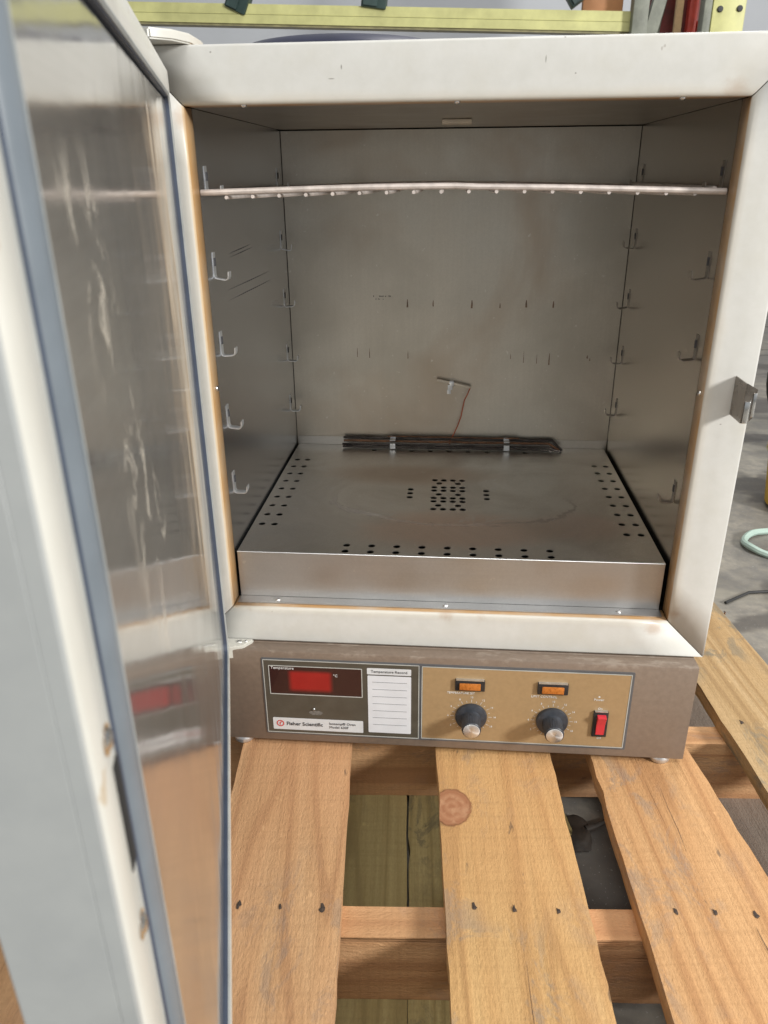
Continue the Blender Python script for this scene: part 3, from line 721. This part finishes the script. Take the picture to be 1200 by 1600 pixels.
def logo():
    bm = nb(); n = 28; cx, cz = .0515, -.1500
    def loop(ra, rb, y): return [bm.verts.new((cx + ra * math.cos(2 * math.pi * k / n), y, cz + rb * math.sin(2 * math.pi * k / n))) for k in range(n)]
    a, b = loop(.0047, .0047, YP - .0021), loop(.0034, .0034, YP - .0021)
    for k in range(n): bm.faces.new((a[k], a[(k + 1) % n], b[(k + 1) % n], b[k]))
    # the f-like stroke inside the ring
    for poly in (((-.0012, -.0030), (-.0002, -.0030), (.0006, .0012), (.0020, .0014), (.0022, .0024), (-.0002, .0022), (-.0004, .0006), (-.0018, .0004), (-.0018, -.0004), (-.0006, -.0004)),):
        bm.faces.new([bm.verts.new((cx + p[0], YP - .0021, cz + p[1])) for p in poly])
    bmesh.ops.recalc_face_normals(bm, faces=bm.faces[:]); return bm
obj('logo', logo(), REDINK, ns, 0)
text('lettering', 'Fisher Scientific', .0072, .0590, YP - .0020, -.1502, INK, ns, bold=.00012)
text('lettering', 'Isotemp® Oven', .0050, .1118, YP - .0020, -.1476, INK, ns)
text('lettering', 'Model 630F', .0050, .1118, YP - .0020, -.1530, INK, ns)
# small worn spot and screw head on the readout plate
bm = nb(); ring = []
for k in range(18):
    t = 2 * math.pi * k / 18; rr = 1 + .4 * mn.noise(Vector((math.cos(t) * 2, math.sin(t) * 2, 4)))
    ring.append(bm.verts.new((.096 + .0085 * rr * math.cos(t), YP - .0016, -.1325 + .0035 * rr * math.sin(t))))
bm.faces.new(ring); obj('scuff_mark', bm, simple('scuffed_print', (.16, .15, .135), .6, 0, .4, 300), cp, 0)
screw((.0940, YP - .0018, -.1268), (R(90), 0, .3), .0018, oven)
# lamps, knobs, switch
def lamp(x0, x1):
    o = obj('indicator_lamp', bx(x0, x1, YP - .0050, YP - .0014, -.0885, -.0738, bev=.0008), BLACKP, oven)
    pb = nb(); box(pb, x0 + .0050, x1 - .0050, YP - .0068, YP - .0052, -.0862, -.0770, bev=.0006)
    obj('lamp_lens', pb, AMBER, o)
    obj('lamp_bezel_top', bx(x0 + .001, x1 - .001, YP - .0052, YP - .0014, -.0738, -.0731), CLIPM, o)
lamp(.2630, .2975); lamp(.3580, .3930)
text('lettering', 'TEMPERATURE SET', .0042, .2700, YP - .0016, -.0938, WHITEP, cp, 'CENTER', .92)
text('lettering', 'LIMIT CONTROL', .0042, .3665, YP - .0016, -.0940, WHITEP, cp, 'CENTER', .95)
text('lettering', 'Power', .0044, .4295, YP - .0016, -.0950, WHITEP, cp, 'CENTER')
text('lettering', 'On', .0040, .4320, YP - .0016, -.1075, WHITEP, cp, 'CENTER')
text('lettering', 'Off', .0040, .4345, YP - .0016, -.1500, WHITEP, cp, 'CENTER')
bm = nb(); bm.faces.new([bm.verts.new(v) for v in ((.4280, YP - .0016, -.0910), (.4295, YP - .0016, -.0922), (.4310, YP - .0016, -.0910), (.4295, YP - .0016, -.0895))]); obj('power_mark', bm, WHITEP, cp, 0)
def knob(cx, cz):
    M = Matrix.Translation((cx, YP - .0012, cz)) @ Matrix.Rotation(R(90), 4, 'X')
    pr_ = [(0, .0001), (.0188, .0001), (.0190, .0012), (.0182, .0040), (.0150, .0052), (.0120, .0060), (.0112, .0080), (.0110, .0240), (.0109, .0262), (.0103, .0268), (0, .0268)]
    bm = lathe(nb(), pr_, M, 40)
    # grip flutes on the barrel
    for k in range(26):
        a = 2 * math.pi * k / 26
        tube(bm, [M @ Vector((.0108 * math.cos(a), .0108 * math.sin(a), h)) for h in (.0085, .0240)], .00055, 5)
    o = obj('control_knob', bm, KNOBM, oven, 40)
    cpz = lathe(nb(), [(.0096, .0268), (.0096, .0276), (.0091, .0280), (0, .0280)], M, 40)
    t = bpy.data.materials.get('spun_aluminium') or m_spun()
    obj('knob_cap', cpz, t, o, 40)
    pb = nb(); lathe(pb, [(0, .0010), (.0011, .0008), (.0011, -.0004)], Matrix.Translation((cx, YP - .0125, cz + .0110)), 8)
    obj('set_screw', pb, INK, o)
    bm = nb()
    for k in range(21):
        a = R(240 - 15 * k); r0, r1 = .0205, (.0245 if k % 2 == 0 else .0228); wv = .00022
        if k in (0, 20): r1 = .0235
        dx, dz = math.cos(a), math.sin(a)
        bm.faces.new([bm.verts.new((cx + dx * r + dz * s_ * wv, YP - .0016, cz + dz * r - dx * s_ * wv)) for r, s_ in ((r0, -1), (r1, -1), (r1, 1), (r0, 1))])
    obj('dial_scale', bm, WHITEP, cp, 0)
    for k in range(1, 10):
        a = R(240 - 30 * k)
        text('dial_number', str(2 * k), .0036, cx + .0275 * math.cos(a), YP - .0016, cz + .0275 * math.sin(a), WHITEP, cp, 'CENTER')
def m_spun():
    t = NT('spun_aluminium'); o = t.tc(); 
    t.set(base=(.80, .80, .80), rough=.44, metal=.9)
    t.b.inputs['Anisotropic'].default_value = .75
    tg = t.n('ShaderNodeTangent'); tg.direction_type = 'RADIAL'; tg.axis = 'Y'
    t.t.links.new(tg.outputs[0], t.b.inputs['Tangent'])
    return t.m
knob(.2830, -.1270); knob(.3780, -.1280)
sw = obj('rocker_switch', bx(.4250, .4420, YP - .0045, YP - .0013, -.1460, -.1105, bev=.0006), BLACKP, oven)
pb = nb(); prism(pb, [(-.1425, .0040), (-.1425, .0052), (-.1275, .0062), (-.1148, .0108), (-.1140, .0040)], (.4290, YP, 0), (0, 0, 1), (0, -1, 0), (1, 0, 0), .0100)
bmesh.ops.bevel(pb, geom=pb.edges[:], offset=.0004, segments=1, affect='EDGES'); obj('rocker', pb, REDLENS, sw)
obj('switch_bezel_top', bx(.4262, .4408, YP - .0048, YP - .0014, -.1104, -.1096), CLIPM, sw)

# --- door catch on the right of the frame: dark plate standing out, turned into a slotted flange
bm = nb()
CX, c0, c1 = .5265, .2425, .2815
box(bm, CX, CX + .0013, -.0310, -.0002, c0, c1, bev=.0003, seg=1)
fl = [(0, 0), (.0052, 0), (.0052, .022), (.0060, .0265), (.0068, .022), (.0068, .002), (.0100, .006), (.0100, .0335), (.0, c1 - c0)]
prism(bm, fl, (CX + .0012, -.0310, c0), (1, 0, 0), (0, 0, 1), (0, 1, 0), .0013)
obj('door_catch', bm, simple('dark_spring_steel', (.30, .27, .24), .28, .95, .2, 60), oven, 30)
pb = nb(); box(pb, CX + .0014, CX + .0062, -.0322, -.0312, c0 + .0002, c0 + .0215, bev=.0004); box(pb, CX + .0082, CX + .0112, -.0322, -.0312, c0 + .0065, c0 + .0300, bev=.0004)
obj('catch_tongue', pb, CHROME, oven)

# --- door (opened about 75 degrees)
TH = R(15.4); DN = Vector((math.cos(TH), math.sin(TH), 0)); DD = Vector((math.sin(TH), -math.cos(TH), 0)); DP = Vector((-.008, 0, 0))
def dw_(s, wv, z): return DP + DD * s + DN * wv + Vector((0, 0, z))
DS0, DS1, DZ0, DZ1 = .010, .651, -.070, .553
def dbox(bm, s0, s1, w0, w1, z0, z1, bev=0, seg=2):
    M = Matrix(((DD.x, DN.x, 0, DP.x), (DD.y, DN.y, 0, DP.y), (0, 0, 1, 0), (0, 0, 0, 1)))
    return box(bm, s0, s1, w0, w1, z0, z1, bev, seg, M)
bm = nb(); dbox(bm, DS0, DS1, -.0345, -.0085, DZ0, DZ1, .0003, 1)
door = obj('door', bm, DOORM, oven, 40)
LW = .022
def dsweep(s0, s1, z0, z1, r, profile, nseg=6, thin=0, fh=1.0):
    """closed rounded-rectangle path in the door plane, profile = [(inward offset, w)]"""
    bm = nb(); rings = []
    for off, wv in profile:
        w2 = wv
        if thin:   # the strip is slim round the hinge side and swells towards the latch side
            w2 = -.0084 + (wv + .0084) * thin
        o2 = off * (thin or 1)
        P = rrect(s0 + o2, s1 - off, z0 + o2, z1 - o2, max(r - off, .0015), nseg)
        m_ = nseg + 1
        P = P[:m_] + [(.575, z1 - o2)] + P[m_:3 * m_] + [(.575, z0 + o2)] + P[3 * m_:]
        rings.append([bm.verts.new(dw_(p[0] if p[0] > .3 else s0 + (p[0] - s0) * fh, wv if p[0] > .6 else w2, p[1])) for p in P])
    n = len(rings[0]); m = len(rings)
    for i in range(m):
        a, b = rings[i], rings[(i + 1) % m]
        for k in range(n): bm.faces.new((a[k], a[(k + 1) % n], b[(k + 1) % n], b[k]))
    bmesh.ops.recalc_face_normals(bm, faces=bm.faces[:]); return bm
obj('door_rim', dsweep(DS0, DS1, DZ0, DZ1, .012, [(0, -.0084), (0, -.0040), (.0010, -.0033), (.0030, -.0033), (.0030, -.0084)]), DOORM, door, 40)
lip = dsweep(DS0 + .0008, DS1 - .0008, DZ0 + .0008, DZ1 - .0008, .012, [(.0004, -.0060), (.0004, -.0034), (.0010, -.0027), (.0022, -.0020), (.0190, -.0018), (.0208, -.0030), (.0212, -.0086)], fh=.34)
obj('door_lip', lip, LIP, door, 40)
GO = .0195; GH = .0075   # rim width, and its slimmer width along the hinge
obj('gasket_track', dsweep(DS0 + GH, DS1 - GO, DZ0 + GO, DZ1 - GO, .014, [(0, -.0084), (0, -.0022), (.0020, -.0016), (.0036, -.0026), (.0040, -.0084)]), GASKP, door, 40)
gp = [(.0045, -.0084)] + [(.0045 + .0080 - .0080 * math.cos(R(a)), -.0040 + .0058 * math.sin(R(a))) for a in range(0, 181, 20)] + [(.0205, -.0084)]
obj('door_gasket', dsweep(DS0 + GH, DS1 - GO, DZ0 + GO, DZ1 - GO, .018, gp, 8, .15), GASKET, door, 40)
obj('gasket_dark_bead', dsweep(DS0 + GH + .0005, DS1 - GO - .0005, DZ0 + GO + .0005, DZ1 - GO - .0005, .016, [(.0038, -.0080), (.0038, -.0018), (.0060, -.0010), (.0065, -.0080)], 6, .7), GASKD, door, 40)  # dark navy bead between the pale track and the gasket
obj('gasket_rib', dsweep(DS0 + GH, DS1 - GO, DZ0 + GO, DZ1 - GO, .017, [(.0148, -.0060), (.0152, .0012), (.0160, .0016), (.0174, .0010), (.0180, -.0060)], 8, .19), GASKP, door, 40)  # pale rib; along the latch side it paints in the gasket's highlight
# liner sheet with UV in metres
NS, NZ = 60, 60; bm = nb(); uvl = bm.loops.layers.uv.new('uv'); g = {}
ls0, ls1, lz0, lz1 = DS0 + .0130, DS1 - .036, DZ0 + .0265, DZ1 - .0265
for i in range(NS + 1):
    for j in range(NZ + 1):
        s_ = ls0 + (ls1 - ls0) * i / NS; z = lz0 + (lz1 - lz0) * j / NZ
        wv = -.0060 + .00035 * mn.noise(Vector((s_ * 7, z * 5, 1))) + .0016 * math.sin(math.pi * i / NS) * math.sin(math.pi * j / NZ)
        g[i, j] = (bm.verts.new(dw_(s_, wv, z)), s_, z)
for i in range(NS):
    for j in range(NZ):
        q = [g[i, j], g[i, j + 1], g[i + 1, j + 1], g[i + 1, j]]; f = bm.faces.new([a[0] for a in q])
        for l, a in zip(f.loops, q): l[uvl].uv = (a[1], a[2])
bm.normal_update()
if sum((f.normal.dot(DN) for f in bm.faces)) < 0: bmesh.ops.reverse_faces(bm, faces=bm.faces[:])
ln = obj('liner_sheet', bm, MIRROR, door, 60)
# lip screws and the latch slot
def dscrew(s_, z, r=.0036):
    M = Matrix(((DD.x, 0, DN.x, 0), (DD.y, 0, DN.y, 0), (0, 1, 0, 0), (0, 0, 0, 1)))
    bm = lathe(nb(), [(0, .0016), (r * .6, .0014), (r, .0002), (r, -.001)], M, 14)
    o = obj('lip_screw', bm, CHROME, door, 40, dw_(s_, -.0018, z)); 
    bm = lathe(nb(), [(r * 1.02, .0001), (r * 1.25, .0001)], M, 14); obj('rust_ring', bm, simple('rust_ring_stain', (.40, .24, .10), .7) if 'rust_ring_stain' not in bpy.data.materials else bpy.data.materials['rust_ring_stain'], door, 0, dw_(s_, -.0017, z))
dscrew(.6355, .328); dscrew(.6355, .258)
bm = nb(); dbox(bm, .6275, .6350, -.0040, -.0014, .278, .318, .0008); obj('latch_slot', bm, DARKM, door)
# hinges
def hinge(z0, z1, name='hinge_bracket'):
    bm = nb()
    poly = [(-.030, -.0006), (.021, -.0006), (.021, -.004), (.012, -.017), (-.004, -.021), (-.026, -.020), (-.031, -.012)]
    prism(bm, poly, (0, 0, z0), (1, 0, 0), (0, 1, 0), (0, 0, 1), z1 - z0)
    bmesh.ops.bevel(bm, geom=bm.edges[:], offset=.0012, segments=2, affect='EDGES')
    return obj(name, bm, LIP, oven, 40)
hinge(-.0600, -.0435)
screw((.0060, -.0085, -.0433), (0, 0, .4), .0034); screw((.0135, -.0075, -.0433), (0, 0, 1.2), .0022)
bm = nb(); prism(bm, [(-.045, .0), (-.040, -.022), (-.012, -.034), (.004, -.020), (.012, .004), (.010, .050), (-.03, .055)], (0, 0, HZ + T + .0004), (1, 0, 0), (0, 1, 0), (0, 0, 1), .0085)
bmesh.ops.bevel(bm, geom=bm.edges[:], offset=.0015, segments=2, affect='EDGES'); obj('hinge_bracket', bm, LIP, oven, 40)

# ================================================================ SHELF
sh = empty('wire_shelf', (.249, .21, .4485), 'rusty grey wire shelf resting on the top pair of hooks inside the oven', 'shelf')
ZS = .4495
def bow(x): return .0042 * math.sin(math.pi * max(0, min(1, (x - .004) / .490))) + .0005 * (mn.noise(Vector((x * 9, 2, 2))))
fr = []
for i in range(25): x = .0005 + .4985 * i / 24; fr.append((x, .029, ZS + bow(x) + (.0008 if x < .25 else -.0018 * (x - .25) / .25)))
obj('front_rod', tube(nb(), fr, .0030, 10), RODM, sh)
obj('rear_rod', tube(nb(), [(a, .405, b - .001) for a, _, b in fr], .0026, 8), RODM, sh)
for x in (.0085, .4895): obj('side_rod', tube(nb(), [(x, .034, ZS + .0006), (x, .2, ZS + .0008), (x, .403, ZS + .0004)], .0024, 8), RODM, sh)
for k in range(18):
    x = .0255 + k * .0262; z = ZS + bow(x) - .0042
    obj('cross_wire', tube(nb(), [(x, .0275, z), (x, .12, z - .001), (x, .28, z - .001), (x, .407, z)], .0018, 7), RODM, sh)

# ================================================================ BEHIND THE OVEN
# pallet rack in yellow-green paint
rack = empty('pallet_rack', (.15, 2.35, ZF), 'yellow-green pallet rack with bolted upright and long stepped beam behind the oven', 'rack')
def slope(x, z0): return z0 - .028 * x
bm = nb(); ang = math.atan(-.040)
M = Matrix.Translation((-.02, 2.32, .968)) @ Matrix.Rotation(-ang, 4, 'Y')
box(bm, -1.6, .88, -.028, .020, -.012, .018, M=M); box(bm, -1.6, .88, -.030, .022, -.040, -.0135, M=M)
b = obj('rack_beam', bm, YEL, rack, 0)
bm = nb(); box(bm, -1.6, .88, -.024, .022, -.047, -.0405, M=M); obj('beam_underside_lip', bm, YELD, b, 0)
for x, wd in ((-.50, .075), (-.035, .085), (.63, .085)):
    M2 = Matrix.Translation((x, 2.30, 1.03)) @ Matrix.Rotation(R(24 if x < -.2 else (8 if x < .3 else -35)), 4, 'Y')
    pb = nb(); box(pb, -wd / 2, wd / 2, -.02, .03, -.05, .30, M=M2, bev=.004); box(pb, -wd / 2 + .008, wd / 2 - .03, -.026, -.018, -.045, .30, M=M2)
    obj('cross_bar', pb, DGREEN, rack)
up = nb(); box(up, 1.075, 1.18, 2.28, 2.34, ZF, 1.8, bev=.003); up_o = obj('upright', up, YEL, rack)
for z in (.75, .95, 1.15, 1.35):
    for x in (1.098, 1.160): 
        bb = lathe(nb(), [(0, .008), (.008, .007), (.010, 0)], Matrix.Translation((x, 2.279, z)) @ Matrix.Rotation(R(90), 4, 'X'), 12); obj('bolt', bb, INK, up_o)
pb = nb(); box(pb, .815, .865, 2.25, 2.31, ZF, 1.8, bev=.003); obj('upright', pb, GREYG, rack)
pb = nb(); box(pb, -.02, .02, -.02, .02, -.7, .6, M=Matrix.Translation((.905, 2.28, 1.0)) @ Matrix.Rotation(R(12), 4, 'Y')); obj('diagonal_brace', pb, GREYG, rack)
pb = nb(); box(pb, 1.045, 1.070, 2.27, 2.33, ZF, 1.8, bev=.003); obj('upright_flange', pb, GREYG, rack)
# orange board on the beam
pb = nb(); box(pb, .665, .80, 2.36, 2.39, .955, 1.5, M=None, bev=.004); tag(obj('orange_board', pb, ORANGE), 'faded orange board standing on the rack beam left of the grey post', 'board')
# red machine right of the post
rm = empty('red_machine', (.98, 2.6, ZF), 'dark red machine with bright red post behind the rack right of the grey post', 'machine')
pb = nb(); box(pb, .93, 1.20, 2.55, 2.9, ZF, 1.6, bev=.01); obj('machine_body', pb, REDP, rm)
pb = nb(); box(pb, 1.055, 1.085, 2.50, 2.545, ZF, 1.6, bev=.004); obj('machine_post', pb, REDB, rm)
pb = nb(); box(pb, 1.09, 1.125, 2.50, 2.54, .90, .955, bev=.004); obj('machine_bracket', pb, REDB, rm)
pb = nb(); tube(pb, [(.99, 2.52, 1.12), (.955, 2.50, .95), (.94, 2.49, .80)], .008, 8); obj('machine_lever', pb, GREYG, rm)
tag(obj('wooden_lath', bx(.995, 1.02, 2.44, 2.46, ZF, 1.7, bev=.002), PINE), 'pale wooden lath standing upright in front of the dark red machine', 'lath')
# thin dark rim of a domed lid on the oven top
bm = nb(); lathe(bm, [(.150, 0), (.150, .006), (.140, .018), (.115, .027), (.07, .0330), (0, .0352)], Matrix.Translation((.115, .27, HZ + T + .0012)), 48)
tag(obj('domed_lid', bm, NAVY, None, 50), 'dark navy domed lid lying on top of the oven', 'lid')
# right-hand side of the picture
def torus(bm, C, ax, R0, r, seg=40, sc=8):
    u = Vector(ax).orthogonal().normalized(); v = Vector(ax).normalized().cross(u)
    tube(bm, [Vector(C) + u * R0 * math.cos(2 * math.pi * k / seg) + v * R0 * math.sin(2 * math.pi * k / seg) for k in range(seg)], r, sc, closed=True); return bm
wh = empty('cart_wheel', (1.405, 1.5, ZF), 'black tyred wheel standing on the floor at the right edge behind the oven', 'wheel')
obj('tyre', torus(nb(), (1.405, 1.5, ZF + .236), (.2, 1, .0), .205, .030, 48, 10), RUBBER, wh)
obj('rim', torus(nb(), (1.405, 1.5, ZF + .236), (.2, 1, .0), .17, .012, 40, 8), CLIPM, wh)
for k in range(5):
    a = math.pi * k / 5; u = Vector((.2, 1, 0)).orthogonal().normalized(); v = Vector((.2, 1, 0)).normalized().cross(u); q = (u * math.cos(a) + v * math.sin(a)) * .17; c0_ = Vector((1.405, 1.5, ZF + .236))
    obj('spoke', tube(nb(), [c0_ - q, c0_ + q], .006, 6), CLIPM, wh)
yb = empty('yellow_bucket', (1.150, 1.1, ZF), 'yellow plastic bucket on the concrete at the right edge above the hose loop', 'bucket')
obj('bucket_body', lathe(nb(), [(0, 0), (.085, 0), (.095, .01), (.108, .148), (.112, .152), (.112, .160), (.104, .160), (.085, .02), (0, .015)], Matrix.Translation((1.150, 1.1, ZF + .001)), 40), YBIN, yb)
obj('bucket_rim', torus(nb(), (1.150, 1.1, ZF + .148), (0, 0, 1), .110, .004, 40, 6), YELD, yb)
hp = []
for k in range(26):
    a = math.pi * (.42 + 1.16 * k / 25); hp.append((1.075 + .150 * math.cos(a) , .865 + .085 * math.sin(a), ZF + .009 + .002 * math.sin(k)))
hp = [(1.45, 1.02, ZF + .009), (1.25, .985, ZF + .009)] + hp + [(1.2, .745, ZF + .009), (1.5, .66, ZF + .009)]
tag(obj('garden_hose', tube(nb(), hp, .0075, 8), HOSE), 'pale green hose curling in a loop on the concrete at the right edge', 'hose')
tag(obj('black_cable', tube(nb(), [(.80, .60, ZF + .004), (.86, .645, ZF + .004), (.95, .66, ZF + .004), (1.1, .66, ZF + .004), (1.4, .60, ZF + .004)], .003, 6), RUBBER), 'thin black cable lying on the concrete in front of the hose loop', 'cable')
